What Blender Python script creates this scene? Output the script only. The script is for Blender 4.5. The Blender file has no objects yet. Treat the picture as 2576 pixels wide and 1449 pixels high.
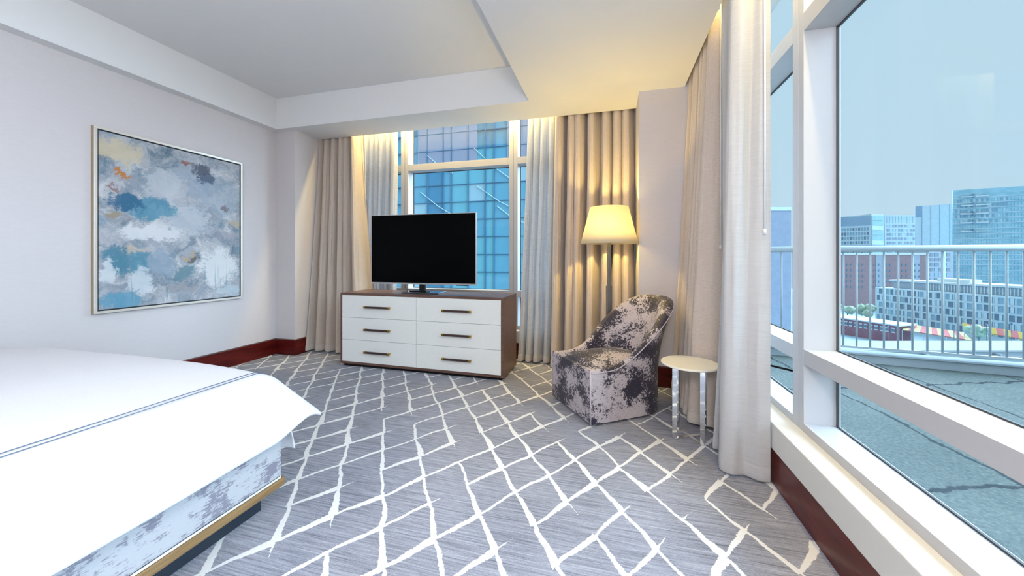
import bpy, bmesh, math, random
from mathutils import Vector, Matrix, noise as mnoise
random.seed(7)
C = bpy.context.scene.collection
PI = math.pi
W = {}                                   # world matrix of every built object

# ------------------------------------------------------------------ node helper
class NT:
    def __init__(s, name):
        s.m = bpy.data.materials.new(name); s.m.use_nodes = True
        s.t = s.m.node_tree; s.t.nodes.clear()
        s.out = s.t.nodes.new('ShaderNodeOutputMaterial')
    def n(s, ty, **kw):
        nd = s.t.nodes.new(ty)
        for k, v in kw.items(): setattr(nd, k, v)
        return nd
    def put(s, sock, v):
        if isinstance(v, bpy.types.NodeSocket): s.t.links.new(v, sock)
        elif v is not None:
            if sock.type == 'RGBA' and len(v) == 3: v = (*v, 1)
            sock.default_value = v
    def math(s, op, a, b=None, c=None, clamp=False):
        nd = s.n('ShaderNodeMath', operation=op, use_clamp=clamp)
        for i, v in enumerate((a, b, c)):
            if v is not None: s.put(nd.inputs[i], v)
        return nd.outputs[0]
    def vmath(s, op, a, b=None):
        nd = s.n('ShaderNodeVectorMath', operation=op)
        s.put(nd.inputs[0], a)
        if b is not None: s.put(nd.inputs[1], b)
        return nd.outputs[0]
    def mix(s, f, a, b):
        nd = s.n('ShaderNodeMix', data_type='RGBA')
        s.put(nd.inputs[0], f); s.put(nd.inputs[6], a); s.put(nd.inputs[7], b)
        return nd.outputs[2]
    def noise(s, vec, scale, detail=4, rough=.55, dist=0):
        nd = s.n('ShaderNodeTexNoise')
        if vec is not None: s.put(nd.inputs['Vector'], vec)
        nd.inputs['Scale'].default_value = scale; nd.inputs['Detail'].default_value = detail
        nd.inputs['Roughness'].default_value = rough; nd.inputs['Distortion'].default_value = dist
        return nd.outputs[0]
    def ramp(s, f, stops):
        nd = s.n('ShaderNodeValToRGB'); e = nd.color_ramp.elements
        while len(e) < len(stops): e.new(.5)
        for el, (p, c) in zip(e, stops): el.position = p; el.color = (*c, 1)
        s.put(nd.inputs[0], f); return nd.outputs[0]
    def step(s, x, lo, hi):
        nd = s.n('ShaderNodeMapRange', interpolation_type='SMOOTHSTEP')
        s.put(nd.inputs[0], x); nd.inputs[1].default_value = lo; nd.inputs[2].default_value = hi
        return nd.outputs[0]
    def obj(s): return s.n('ShaderNodeTexCoord').outputs['Object']
    def pos(s): return s.n('ShaderNodeNewGeometry').outputs['Position']
    def xyz(s, v):
        nd = s.n('ShaderNodeSeparateXYZ'); s.put(nd.inputs[0], v); return nd.outputs
    def comb(s, x, y, z):
        nd = s.n('ShaderNodeCombineXYZ')
        for i, v in enumerate((x, y, z)): s.put(nd.inputs[i], v)
        return nd.outputs[0]
    def bsdf(s, col, rough=.6, metal=0, spec=.5, bump=None, bstr=.2, bdist=.01, **kw):
        b = s.n('ShaderNodeBsdfPrincipled')
        s.put(b.inputs['Base Color'], col); s.put(b.inputs['Roughness'], rough)
        b.inputs['Metallic'].default_value = metal; b.inputs['Specular IOR Level'].default_value = spec
        for k, v in kw.items(): s.put(b.inputs[k.replace('_', ' ')], v)
        if bump is not None:
            bn = s.n('ShaderNodeBump'); s.put(bn.inputs['Height'], bump)
            bn.inputs['Strength'].default_value = bstr; bn.inputs['Distance'].default_value = bdist
            s.t.links.new(bn.outputs[0], b.inputs['Normal'])
        return b.outputs[0]
    def end(s, sh):
        s.t.links.new(sh, s.out.inputs[0]); return s.m
    def mixsh(s, f, a, b):
        nd = s.n('ShaderNodeMixShader'); s.put(nd.inputs[0], f)
        s.t.links.new(a, nd.inputs[1]); s.t.links.new(b, nd.inputs[2]); return nd.outputs[0]

def plain(name, col, rough=.6, metal=0, spec=.4, var=.06, scale=30, bstr=.1):
    """a plain coloured surface with a little procedural tone variation"""
    t = NT(name); f = t.noise(t.obj(), scale, 3)
    lo = tuple(c*(1-var) for c in col); hi = tuple(min(1, c*(1+var)) for c in col)
    return t.end(t.bsdf(t.mix(f, lo, hi), rough, metal, spec, bump=f, bstr=bstr, bdist=.002))

def wood(name, c1, c2, rough=.45, spec=.4, stretch=(2, 30, 30), coat=0):
    t = NT(name); v = t.vmath('MULTIPLY', t.obj(), stretch)
    f = t.noise(v, 2.2, 6, .6, .6)
    return t.end(t.bsdf(t.ramp(f, [(.3, c1), (.7, c2)]), rough, 0, spec, bump=f, bstr=.08, bdist=.002, Coat_Weight=coat))

def cloth(name, c1, c2, trans=.0, rough=.85, sheen=.2, stretch=(14, 14, 160), spec=.2, slub=.5):
    t = NT(name); v = t.vmath('MULTIPLY', t.obj(), stretch)
    f = t.noise(v, 2.0, 4, .6); g = t.noise(t.obj(), 260, 2)
    h = t.math('ADD', t.math('MULTIPLY', f, slub), t.math('MULTIPLY', g, 1-slub))
    col = t.ramp(h, [(.35, c1), (.65, c2)])
    sh = t.bsdf(col, rough, 0, spec, bump=h, bstr=.25, bdist=.003, Sheen_Weight=sheen)
    if trans:
        tr = t.n('ShaderNodeBsdfTranslucent'); t.put(tr.inputs[0], col)
        sh = t.mixsh(trans, sh, tr.outputs[0])
    return t.end(sh)

M = {}
def carpet():
    t = NT('carpet'); p = t.pos(); x, y, z = t.xyz(p)
    ax = t.math('MULTIPLY', x, 3.636); ay = t.math('MULTIPLY', y, 2.481)
    n1 = t.math('MULTIPLY', t.math('SUBTRACT', t.noise(p, 3.4, 3), .5), .30)
    n2 = t.math('MULTIPLY', t.math('SUBTRACT', t.noise(t.vmath('ADD', p, (9, 4, 2)), 3.4, 3), .5), .30)
    a = t.math('ADD', t.math('ADD', ax, ay), n1)
    b = t.math('ADD', t.math('SUBTRACT', t.math('SUBTRACT', ax, ay), .45), n2)
    jag = t.math('MULTIPLY', t.math('SUBTRACT', t.noise(p, 44, 4, .8), .5), .10)
    def fam(u, v, seed):
        ru = t.math('ROUND', u); d = t.math('ABSOLUTE', t.math('SUBTRACT', u, ru))
        fv = t.math('FRACT', v); cv = t.math('FLOOR', v)
        wn = t.n('ShaderNodeTexWhiteNoise', noise_dimensions='3D')
        t.put(wn.inputs['Vector'], t.comb(ru, cv, seed)); r = wn.outputs[0]
        w = t.math('ADD', t.math('ADD', .030, t.math('MULTIPLY', t.math('MULTIPLY', fv, r), .085)), jag)
        cut = t.math('MULTIPLY', t.math('GREATER_THAN', r, .84), t.math('MULTIPLY', fv, .17))
        w = t.math('SUBTRACT', w, cut)
        m = t.step(t.math('SUBTRACT', w, d), -.006, .006)
        return m
    line = t.math('MAXIMUM', fam(a, b, 1.0), fam(b, a, 7.0))
    s1 = t.noise(t.vmath('MULTIPLY', p, (2.2, 62, 1)), 1.6, 5, .7)
    s2 = t.noise(t.vmath('MULTIPLY', p, (60, 140, 1)), 2.0, 2)
    s3 = t.noise(p, 1.3, 2)
    st = t.math('ADD', t.math('MULTIPLY', s1, .6), t.math('ADD', t.math('MULTIPLY', s2, .2), t.math('MULTIPLY', s3, .2)))
    base = t.ramp(st, [(.34, (.090, .092, .110)), (.5, (.265, .265, .305)), (.66, (.46, .46, .51))])
    cream = t.mix(s2, (.66, .63, .60), (.86, .84, .81))
    return t.end(t.bsdf(t.mix(line, base, cream), .95, 0, .1, bump=t.math('ADD', s2, line), bstr=.25, bdist=.004, Sheen_Weight=.1))

def velvet():
    t = NT('crushed_velvet'); p = t.obj()
    pv = t.vmath('MULTIPLY', p, (1, 1, 1.15))
    big = t.noise(pv, 5.0, 3, .55); mid = t.noise(pv, 58, 7, .74, .6)
    fine = t.noise(t.vmath('MULTIPLY', p, (60, 60, 420)), 1.0, 2)
    k = t.math('ADD', t.math('ADD', t.math('MULTIPLY', big, .95), mid), t.math('MULTIPLY', fine, .10))
    m = t.step(k, 1.012, 1.06)
    light = t.mix(t.noise(p, 40, 3), (.36, .31, .33), (.60, .53, .55))
    dark = t.mix(fine, (.010, .009, .020), (.045, .036, .06))
    return t.end(t.bsdf(t.mix(m, dark, light), .55, 0, .35, bump=k, bstr=.3, bdist=.006, Sheen_Weight=.12))

def bedfabric():
    t = NT('bed_upholstery'); p = t.obj()
    a = t.noise(t.vmath('MULTIPLY', p, (1, 3.2, 4)), 3.2, 6, .72)
    b = t.noise(t.vmath('MULTIPLY', p, (1, 12, 90)), 2.0, 5, .7)
    k = t.math('ADD', t.math('MULTIPLY', a, 1.0), t.math('MULTIPLY', b, .55))
    m = t.step(k, .80, .70)
    return t.end(t.bsdf(t.mix(m, (.40, .40, .41), (.20, .19, .225)), .8, 0, .2, bump=b, bstr=.15, bdist=.003))

def painting():
    t = NT('abstract_painting')
    uv = t.n('ShaderNodeTexCoord').outputs['UV']; u, v, _ = t.xyz(uv)
    d1 = t.math('MULTIPLY', t.math('SUBTRACT', t.noise(uv, 7, 8, .68, .8), .5), .26)
    d2 = t.math('MULTIPLY', t.math('SUBTRACT', t.noise(t.vmath('ADD', uv, (3, 8, 1)), 7, 8, .68, .8), .5), .22)
    uu = t.math('ADD', u, d1); vv = t.math('ADD', v, d2)
    fz = t.math('MULTIPLY', t.math('SUBTRACT', t.noise(t.vmath('MULTIPLY', uv, (1, 2.2, 1)), 30, 7, .75, .6), .5), 1.5)
    w = t.comb(t.math('ADD', u, d1), t.math('MULTIPLY', t.math('ADD', v, d2), 1.6), 0)
    base = t.ramp(t.noise(w, 4.2, 10, .72, .7), [(.30, (.06, .13, .20)), (.41, (.25, .33, .41)), (.51, (.46, .50, .57)), (.62, (.74, .77, .81))])
    col = t.mix(t.step(t.noise(t.vmath('ADD', w, (5, 5, 5)), 4.5, 8, .7, .4), .58, .70), base, (.36, .33, .36))
    col = t.mix(t.math('MULTIPLY', t.step(t.noise(t.vmath('ADD', w, (2, 9, 1)), 5, 9, .72, .9), .55, .66), .7), col, (.13, .33, .48))
    def blob(col, u0, v0, ru, rv, c, k=.9):
        du = t.math('DIVIDE', t.math('SUBTRACT', uu, u0), ru); dv = t.math('DIVIDE', t.math('SUBTRACT', vv, v0), rv)
        r = t.math('SQRT', t.math('ADD', t.math('MULTIPLY', du, du), t.math('MULTIPLY', dv, dv)))
        return t.mix(t.math('MULTIPLY', t.step(t.math('ADD', r, fz), 1.0, .62), k), col, c)
    for a in [(.09, .91, .17, .08, (.74, .66, .47), .8), (.60, .83, .22, .14, (.42, .50, .62), .6), (.80, .74, .24, .16, (.36, .47, .60), .6),
              (.40, .74, .16, .12, (.60, .66, .74), .8), (.55, .55, .22, .12, (.68, .74, .82), .7), (.30, .60, .22, .075, (.10, .34, .50), .85), (.16, .615, .13, .055, (.03, .15, .30), .9), (.36, .64, .10, .04, (.10, .30, .46), .7),
              (.54, .92, .07, .022, (.30, .10, .06), .8), (.66, .89, .09, .05, (.07, .09, .14), .85), (.71, .84, .07, .045, (.06, .10, .18), .8),
              (.13, .785, .055, .02, (.62, .24, .05), .95), (.08, .67, .03, .02, (.30, .15, .14), .7), (.07, .54, .05, .03, (.40, .32, .20), .8),
              (.30, .445, .24, .06, (.82, .86, .92), .9), (.18, .33, .12, .03, (.66, .56, .46), .8), (.86, .67, .05, .02, (.20, .14, .15), .7),
              (.95, .55, .08, .05, (.60, .52, .36), .7), (.88, .45, .14, .04, (.45, .45, .52), .6),
              (.09, .28, .09, .10, (.05, .25, .38), .85), (.24, .25, .11, .08, (.10, .32, .46), .85), (.36, .27, .10, .12, (.34, .45, .58), .8),
              (.05, .20, .05, .08, (.78, .86, .92), .85), (.22, .15, .10, .09, (.74, .84, .92), .8), (.52, .19, .10, .07, (.12, .28, .36), .8),
              (.60, .265, .04, .022, (.16, .14, .13), .85), (.56, .285, .03, .015, (.62, .45, .28), .8), (.80, .22, .19, .16, (.84, .89, .93), .95),
              (.13, .04, .18, .045, (.14, .42, .62), .8), (.52, .08, .16, .03, (.42, .42, .46), .7), (.92, .05, .14, .05, (.62, .76, .85), .7)]:
        col = blob(col, *a)
    dr = t.noise(t.vmath('MULTIPLY', uv, (46, 3.0, 1)), 1.0, 2)
    drip = t.math('MULTIPLY', t.step(dr, .60, .66), t.step(v, .30, .12))
    col = t.mix(t.math('MULTIPLY', drip, .45), col, (.12, .32, .44))
    br = t.noise(t.vmath('MULTIPLY', w, (6, 24, 1)), 3, 5, .7)
    col = t.mix(t.step(br, .62, .74), col, t.vmath('MULTIPLY', col, (1.3, 1.25, 1.2)))
    return t.end(t.bsdf(t.vmath('MULTIPLY', col, (.80, .76, .72)), .5, 0, .3, bump=br, bstr=.3, bdist=.004))

def glass():
    t = NT('window_glass')
    tr = t.n('ShaderNodeBsdfTransparent'); tr.inputs[0].default_value = (.97, .985, .99, 1)
    gl = t.n('ShaderNodeBsdfGlossy'); gl.inputs['Roughness'].default_value = .02
    return t.end(t.mixsh(.018, tr.outputs[0], gl.outputs[0]))

def shade_mat():
    t = NT('lamp_shade_linen'); v = t.vmath('MULTIPLY', t.obj(), (60, 60, 60)); f = t.noise(v, 3, 2)
    col = t.mix(f, (.86, .80, .66), (.93, .88, .75))
    tr = t.n('ShaderNodeBsdfTranslucent'); t.put(tr.inputs[0], col)
    di = t.n('ShaderNodeBsdfDiffuse'); t.put(di.inputs[0], col)
    return t.end(t.mixsh(.55, di.outputs[0], tr.outputs[0]))

def emit(name, col, s):
    t = NT(name); e = t.n('ShaderNodeEmission'); e.inputs[0].default_value = (*col, 1); e.inputs[1].default_value = s
    return t.end(e.outputs[0])

def terrace_mat():
    t = NT('terrace_gravel'); p = t.pos()
    f = t.noise(p, 42, 4, .7); g = t.noise(p, 1.2, 3)
    x, y, z = t.xyz(p)
    wob = t.math('MULTIPLY', t.math('SUBTRACT', t.noise(p, 3, 5, .65), .5), .16)
    l1 = t.math('ABSOLUTE', t.math('SUBTRACT', t.math('FRACT', t.math('ADD', t.math('MULTIPLY', t.math('ADD', x, t.math('MULTIPLY', y, .10)), .95), t.math('ADD', wob, .12))), .5))
    l2 = t.math('ABSOLUTE', t.math('SUBTRACT', t.math('FRACT', t.math('ADD', t.math('MULTIPLY', t.math('SUBTRACT', y, t.math('MULTIPLY', x, .35)), .62), t.math('ADD', wob, .3))), .5))
    thin = t.math('ADD', .004, t.math('MULTIPLY', t.noise(p, 7, 3), .016))
    seam = t.math('MAXIMUM', t.step(t.math('SUBTRACT', thin, l1), -.004, .006), t.step(t.math('SUBTRACT', thin, l2), -.004, .005))
    k = t.math('ADD', t.math('MULTIPLY', f, .7), t.math('MULTIPLY', g, .3))
    col = t.ramp(k, [(.32, (.065, .085, .085)), (.5, (.11, .135, .13)), (.68, (.18, .205, .19))])
    return t.end(t.bsdf(t.mix(seam, col, (.03, .042, .048)), .9, 0, .1, bump=f, bstr=.4, bdist=.01))

def wall_mat():
    t = NT('wallpaper'); v = t.vmath('MULTIPLY', t.pos(), (10, 10, 130)); f = t.noise(v, 2, 3, .6)
    return t.end(t.bsdf(t.mix(f, (.60, .555, .55), (.68, .635, .63)), .75, 0, .2, bump=f, bstr=.08, bdist=.002))

def facade_mat(name, c1, c2, sc=(.6, .6, .6), rough=.6, spec=.3):
    t = NT(name); f = t.noise(t.vmath('MULTIPLY', t.obj(), sc), 1, 4, .6)
    return t.end(t.bsdf(t.ramp(f, [(.35, c1), (.65, c2)]), rough, 0, spec))

def stripes(name, cols, sc, soft=.02, axis=0):
    t = NT(name); v = t.xyz(t.obj())[axis]
    f = t.math('FRACT', t.math('MULTIPLY', v, sc)); return t.end(t.bsdf(t.mix(t.step(f, .5-soft, .5+soft), *cols), .7, 0, .2))

M.update(
    carpet=carpet(), wall=wall_mat(), ceil=plain('ceiling_paint', (.79, .785, .775), .85, spec=.15, var=.015, scale=5),
    red=wood('mahogany_baseboard', (.050, .003, .003), (.13, .010, .007), .30, .3, (2, 2, 14), .08),
    redcap=wood('baseboard_cap', (.10, .06, .055), (.17, .10, .09), .35, .4),
    alu=plain('window_frame_paint', (.50, .485, .485), .38, 0, .4, .02), slit=plain('gasket', (.05, .055, .06), .6),
    apron=plain('apron_paint', (.70, .67, .61), .5, 0, .3, .02),
    glass=glass(), velvet=velvet(), welt=plain('welt_fabric', (.50, .43, .45), .6), bedfab=bedfabric(), paint=painting(),
    beige=cloth('beige_drape', (.50, .41, .34), (.67, .575, .49), .03, sheen=.3, stretch=(18, 18, 200)),
    sheer=cloth('pale_drape', (.70, .685, .68), (.86, .85, .85), .52, .6, .3, (7, 7, 150), .35, .75),
    hem=cloth('drape_hem', (.50, .45, .41), (.62, .57, .53), .1), hemb=cloth('beige_hem', (.52, .45, .38), (.70, .62, .54), .02),
    silk=cloth('pale_silk', (.52, .50, .495), (.60, .585, .58), .20, .5, .3, (5, 5, 120), .4, .6),
    duvet=cloth('white_cotton', (.62, .60, .615), (.68, .66, .675), 0, .8, .1, (90, 90, 90)),
    stitch=plain('blue_stitching', (.10, .13, .18), .8), oak=wood('bed_rail_oak', (.17, .095, .035), (.27, .165, .07), .4, .4, (12, 2, 40)),
    plinth=plain('dark_plinth', (.02, .028, .04), .5), mattress=cloth('mattress_ticking', (.7, .7, .7), (.8, .8, .8)),
    dwood=wood('walnut_veneer', (.085, .040, .028), (.19, .098, .070), .35, .45, (2.4, 26, 26)),
    drawer=cloth('drawer_leather', (.78, .775, .72), (.88, .875, .82), 0, .55, 0, (40, 40, 40), .3),
    bronze=plain('leather_grip', (.055, .03, .025), .45), brass=plain('aged_brass', (.50, .30, .07), .3, 1),
    black=plain('black_plastic', (.006, .006, .007), .35, 0, .3), screen=plain('tv_screen', (.0015, .0015, .0018), .3, 0, .04, .02, 5, 0),
    silver=plain('brushed_silver', (.60, .58, .57), .3, .9), tvbase=plain('tv_base_metal', (.16, .19, .22), .18, .9),
    champagne=plain('champagne_frame', (.70, .65, .58), .35, .35), fside=plain('frame_side', (.42, .32, .21), .45, .2),
    chrome=plain('chrome', (.82, .83, .84), .06, 1, .5, .01, 10, 0), ttop=plain('cream_tabletop', (.80, .76, .66), .35, 0, .4, .03, 14),
    pewter=plain('pewter_pole', (.20, .20, .21), .4, .7), shade=shade_mat(), bulb=emit('bulb_glow', (1, .76, .36), 14),
    wand=plain('white_wand', (.78, .78, .80), .3), terrace=terrace_mat(),
    railing=plain('galvanised_rail', (.37, .44, .48), .45, .1, .4, .12, 60), curb=plain('curb_concrete', (.30, .35, .38), .8, var=.06),
    darkobj=plain('dark_drum', (.05, .10, .13), .6),
)

# ------------------------------------------------------------------ mesh helper
class MB:
    def __init__(s): s.v = []; s.f = []; s.uv = None
    def add(s, vs, fs):
        o = len(s.v); s.v += [Vector(p) for p in vs]; s.f += [tuple(i+o for i in f) for f in fs]; return s
    def box(s, x0, x1, y0, y1, z0, z1, mat=None):
        vs = [Vector((x, y, z)) for z in (z0, z1) for y in (y0, y1) for x in (x0, x1)]
        if mat is not None: vs = [mat @ p for p in vs]
        return s.add(vs, [(0, 2, 3, 1), (4, 5, 7, 6), (0, 1, 5, 4), (2, 6, 7, 3), (0, 4, 6, 2), (1, 3, 7, 5)])
    def tube(s, pts, r, n=10, closed=False):
        pts = [Vector(p) for p in pts]; rs = r if isinstance(r, (list, tuple)) else [r]*len(pts)
        vs = []; N = len(pts)
        for i, p in enumerate(pts):
            d = (pts[min(i+1, N-1)]-pts[max(i-1, 0)]).normalized()
            a = d.orthogonal().normalized() if abs(d.z) > .95 else d.cross(Vector((0, 0, 1))).normalized()
            b = d.cross(a)
            vs += [p+(a*math.cos(2*PI*k/n)+b*math.sin(2*PI*k/n))*rs[i] for k in range(n)]
        fs = [(i*n+k, i*n+(k+1) % n, (i+1)*n+(k+1) % n, (i+1)*n+k) for i in range(N-1) for k in range(n)]
        fs += [tuple(range(n-1, -1, -1)), tuple((N-1)*n+k for k in range(n))]
        return s.add(vs, fs)
    def lathe(s, prof, c=(0, 0), n=40, cap=True):
        vs = [(c[0]+r*math.cos(2*PI*k/n), c[1]+r*math.sin(2*PI*k/n), z) for r, z in prof for k in range(n)]
        fs = [(i*n+k, i*n+(k+1) % n, (i+1)*n+(k+1) % n, (i+1)*n+k) for i in range(len(prof)-1) for k in range(n)]
        if cap: fs += [tuple(range(n-1, -1, -1)), tuple((len(prof)-1)*n+k for k in range(n))]
        return s.add(vs, fs)
    def grid(s, rows):
        nr, nc = len(rows), len(rows[0])
        return s.add([p for r in rows for p in r], [(i*nc+j, i*nc+j+1, (i+1)*nc+j+1, (i+1)*nc+j) for i in range(nr-1) for j in range(nc-1)])
    def build(s, name, mat, parent=None, bevel=0, smooth=False, solid=0, seg=2, sub=0, recalc=True):
        me = bpy.data.meshes.new(name)
        inv = W[parent].inverted() if parent is not None else Matrix()
        me.from_pydata([inv @ p for p in s.v], [], s.f)
        if recalc:
            bm = bmesh.new(); bm.from_mesh(me); bmesh.ops.recalc_face_normals(bm, faces=bm.faces); bm.to_mesh(me); bm.free()
        if smooth: me.polygons.foreach_set('use_smooth', [True]*len(me.polygons))
        me.materials.append(mat); me.update()
        o = bpy.data.objects.new(name, me); C.objects.link(o)
        if parent is not None: o.parent = parent; W[o] = W[parent]
        else: W[o] = Matrix()
        if solid:
            m = o.modifiers.new('thickness', 'SOLIDIFY'); m.thickness = solid; m.offset = 0
        if sub:
            m = o.modifiers.new('smooth', 'SUBSURF'); m.levels = m.render_levels = sub
        if bevel:
            m = o.modifiers.new('bevel', 'BEVEL'); m.width = bevel; m.segments = seg; m.limit_method = 'ANGLE'; m.angle_limit = .6
        return o

def tag(o, label=None, cat=None, group=None, kind=None):
    for k, v in (('label', label), ('category', cat), ('group', group), ('kind', kind)):
        if v: o[k] = v
    return o
def empty(name, loc, rz=0, label=None, cat=None, group=None, kind=None):
    o = bpy.data.objects.new(name, None); C.objects.link(o)
    o.location = loc; o.rotation_euler = (0, 0, rz); o.empty_display_size = .1
    W[o] = Matrix.Translation(loc) @ Matrix.Rotation(rz, 4, 'Z')
    return tag(o, label, cat, group, kind)
def struct(o, label=None): return tag(o, label, kind='structure')
def inst(src, name, loc, parent):
    """a copy of a mesh object placed at a local position under parent"""
    o = src.copy(); o.name = name; C.objects.link(o); o.parent = parent; o.location = loc; W[o] = W[parent] @ Matrix.Translation(loc); return o
def catmull(P, n):
    """n samples per span of a smooth curve through P"""
    P = [Vector(p) for p in P]; Q = [2*P[0]-P[1]]+P+[2*P[-1]-P[-2]]; out = []
    for i in range(1, len(Q)-2):
        a, b, c, d = Q[i-1:i+3]
        for k in range(n):
            t = k/n
            out.append(.5*((2*b)+(c-a)*t+(2*a-5*b+4*c-d)*t*t+(3*b-a-3*c+d)*t**3))
    return out+[P[-1]]

# ------------------------------------------------------------------ room shell
ZS, ZT, ZP = 2.927, 3.32, 3.28           # soffit, tray ceiling, curtain pocket
XL, YB, YR = -4.275, 4.57, -1.0          # left wall, back window frame, rear wall
XF = .985                                # right window frame
struct(MB().box(XL, XF+.2, YR, YB+.2, -.12, 0).build('floor', M['carpet']), 'grey carpet with a pale irregular lattice pattern')
c = MB()
c.box(-4.157, -.829, YR, 3.808, ZT, 3.42)
c.box(XL, -4.157, YR, 3.808, ZS, 3.42)
c.box(XL, .281, 3.808, 4.305, ZS, 3.42)
c.box(-.829, .70, YR, 3.808, ZS, 3.42)
c.box(.281, .70, 3.808, 3.875, ZS, 3.42)
c.box(-3.96, .281, 4.305, YB+.3, ZP, 3.42)
c.box(.70, XF+.3, YR, 3.875, ZP, 3.42)
struct(c.build('ceiling', M['ceil']), 'white ceiling with a recessed tray and dropped soffits')
struct(MB().box(XL-.15, XL, YR, YB+.3, 0, 3.42).build('wall_left', M['wall']))
struct(MB().box(XL, -3.96, 3.9, YB+.3, 0, 3.42).build('wall_back', M['wall']))
struct(MB().box(.281, XF+.3, 3.875, YB+.3, 0, 3.42).build('wall_corner', M['wall']))
struct(MB().box(XL-.15, XF+.3, YR-.15, YR, 0, 3.42).build('wall_rear', M['wall']))
def baseboard(name, a, b, nrm, L=None):
    a, b, nrm = Vector(a), Vector(b), Vector(nrm); d = (b-a).normalized(); m = MB()
    T = Matrix(((d.x, nrm.x, 0, a.x), (d.y, nrm.y, 0, a.y), (0, 0, 1, 0), (0, 0, 0, 1)))
    m.box(0, (b-a).length, 0, .016, 0, .196, T); o = m.build(name, M['red'], bevel=.003); struct(o)
    m = MB().box(0, (b-a).length, 0, .020, .196, .206, T); m.build('cap', M['redcap'], o)
baseboard('baseboard_left', (XL, YR), (XL, 3.9), (1, 0))
baseboard('baseboard_back', (XL+.016, 3.9), (-3.96, 3.9), (0, -1))
baseboard('baseboard_jog', (-3.96, 3.884), (-3.96, YB-.08), (1, 0))
baseboard('baseboard_corner', (.265, 3.875), (.87, 3.875), (0, -1))
baseboard('baseboard_column', (.281, 3.875), (.281, YB-.08), (-1, 0))
baseboard('baseboard_right', (.90, YR), (.90, 3.875), (-1, 0))
struct(MB().box(.90, XF+.15, YR, 3.875, 0, .206).build('wall_right', M['wall']))
struct(MB().box(-3.96, .281, YB-.085, YB+.15, 0, .206).build('wall_below_window', M['wall']))
baseboard('baseboard_window', (-3.944, YB-.085), (.265, YB-.085), (0, -1))
t1 = struct(MB().box(.872, XF+.02, YR, 3.875, .206, .352).build('trim_1', M['apron'], bevel=.004), 'cream apron and ledge below the side window')
struct(MB().box(-3.96, .281, YB-.113, YB+.02, .206, .352).build('trim_2', M['apron'], bevel=.004))

def window(name, T, length, mulls, rails, label):
    """local x along the wall, local y outwards, z up"""
    root = empty(name, (0, 0, 0)); struct(root, label)
    D = .165
    edges = [0.0]
    for a, s, b in mulls:
        MB().box(a, s-.002, 0, D, .352, ZP, T).build('mullion', M['alu'], root, bevel=.002)
        MB().box(s+.002, b, 0, D, .352, ZP, T).build('mullion', M['alu'], root, bevel=.002)
        MB().box(s-.002, s+.002, .004, D, .352, ZP, T).build('gasket', M['slit'], root)
        edges += [a, b]
    edges.append(length)
    for i in range(0, len(edges), 2):
        x0, x1 = edges[i], edges[i+1]
        for z0, z1 in rails: MB().box(x0, x1, 0, D, z0, z1, T).build('rail', M['alu'], root, bevel=.0015)
        zz = [r for r in rails]+[(ZP, ZP)]
        for k in range(len(zz)-1):
            za, zb = zz[k][1], zz[k+1][0]
            MB().box(x0-.01, x1+.01, D-.012, D-.006, za-.01, zb+.01, T).build('glass_pane', M['glass'], root)
            g = MB()
            g.box(x0, x0+.008, D-.021, D-.012, za, zb, T).box(x1-.008, x1, D-.021, D-.012, za, zb, T)
            g.box(x0, x1, D-.021, D-.012, za, za+.006, T).box(x0, x1, D-.021, D-.012, zb-.008, zb, T)
            g.build('gasket', M['slit'], root)
    return root
TB = Matrix.Translation((-3.96, YB, 0))
window('window_1', TB, 4.241, [(1.138, 1.196, 1.251), (2.704, 2.760, 2.818)], [(.352, .395), (.762, .842), (2.47, 2.558)], 'tall window behind the dresser facing a glass tower')
TR = Matrix(((0, 1, 0, XF), (-1, 0, 0, 3.875), (0, 0, 1, 0), (0, 0, 0, 1)))
mr = []
for k in range(3):
    yb = 2.387-1.56*k; mr.append((3.875-yb, 3.875-(2.322-1.56*k), 3.875-(2.267-1.56*k)))
window('window_2', TR, 3.875-YR, mr, [(.352, .396), (.709, .787), (2.462, 2.558)], 'large side window looking over a terrace and the city')

# ------------------------------------------------------------------ curtains
def drape(name, top, bot, mat, hem, label, wand=None, ztop=3.12, n=7, group=None, power=1.0, wav=.006):
    """top/bot: matching lists of plan points; cloth hangs from top path to bottom path"""
    zb = .018
    A, B = catmull([(*p, 0) for p in top], n), catmull([(*p, 0) for p in bot], n)
    base = Vector((sum(p.x for p in B)/len(B), sum(p.y for p in B)/len(B), 0))
    root = empty(name, base, 0, label, 'curtain', group)
    rows = []; NZ = 40
    for i in range(NZ+1):
        f = i/NZ; z = ztop+(zb-ztop)*f; k = f**power; row = []
        for j, (a, b) in enumerate(zip(A, B)):
            p = a.lerp(b, k)
            w = wav*math.sin(f*PI)
            p = p+Vector((mnoise.noise((j*.35, z*1.3, 3.1)), mnoise.noise((j*.35, z*1.3, 8.7)), 0))*w*2
            row.append((p.x, p.y, z))
        rows.append(row)
    MB().grid(rows).build('drape', mat, root, smooth=True, solid=.004, sub=1, recalc=False)
    hr = [[(p[0], p[1], z) for p in rows[-1]] for z in (.105, .062, zb-.001)]
    hr[0] = [(q[0], q[1], .105) for q in rows[-2]]
    MB().grid(hr).build('hem', hem, root, smooth=True, solid=.0065, sub=1, recalc=False)
    if wand:
        x, y, z0 = wand
        MB().tube([(x, y, ztop-.02), (x, y, z0+.03)], .0045).tube([(x, y, z0+.03), (x, y, z0)], .007).build('pull_wand', M['wand'], root, smooth=True)
    return root
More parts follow.
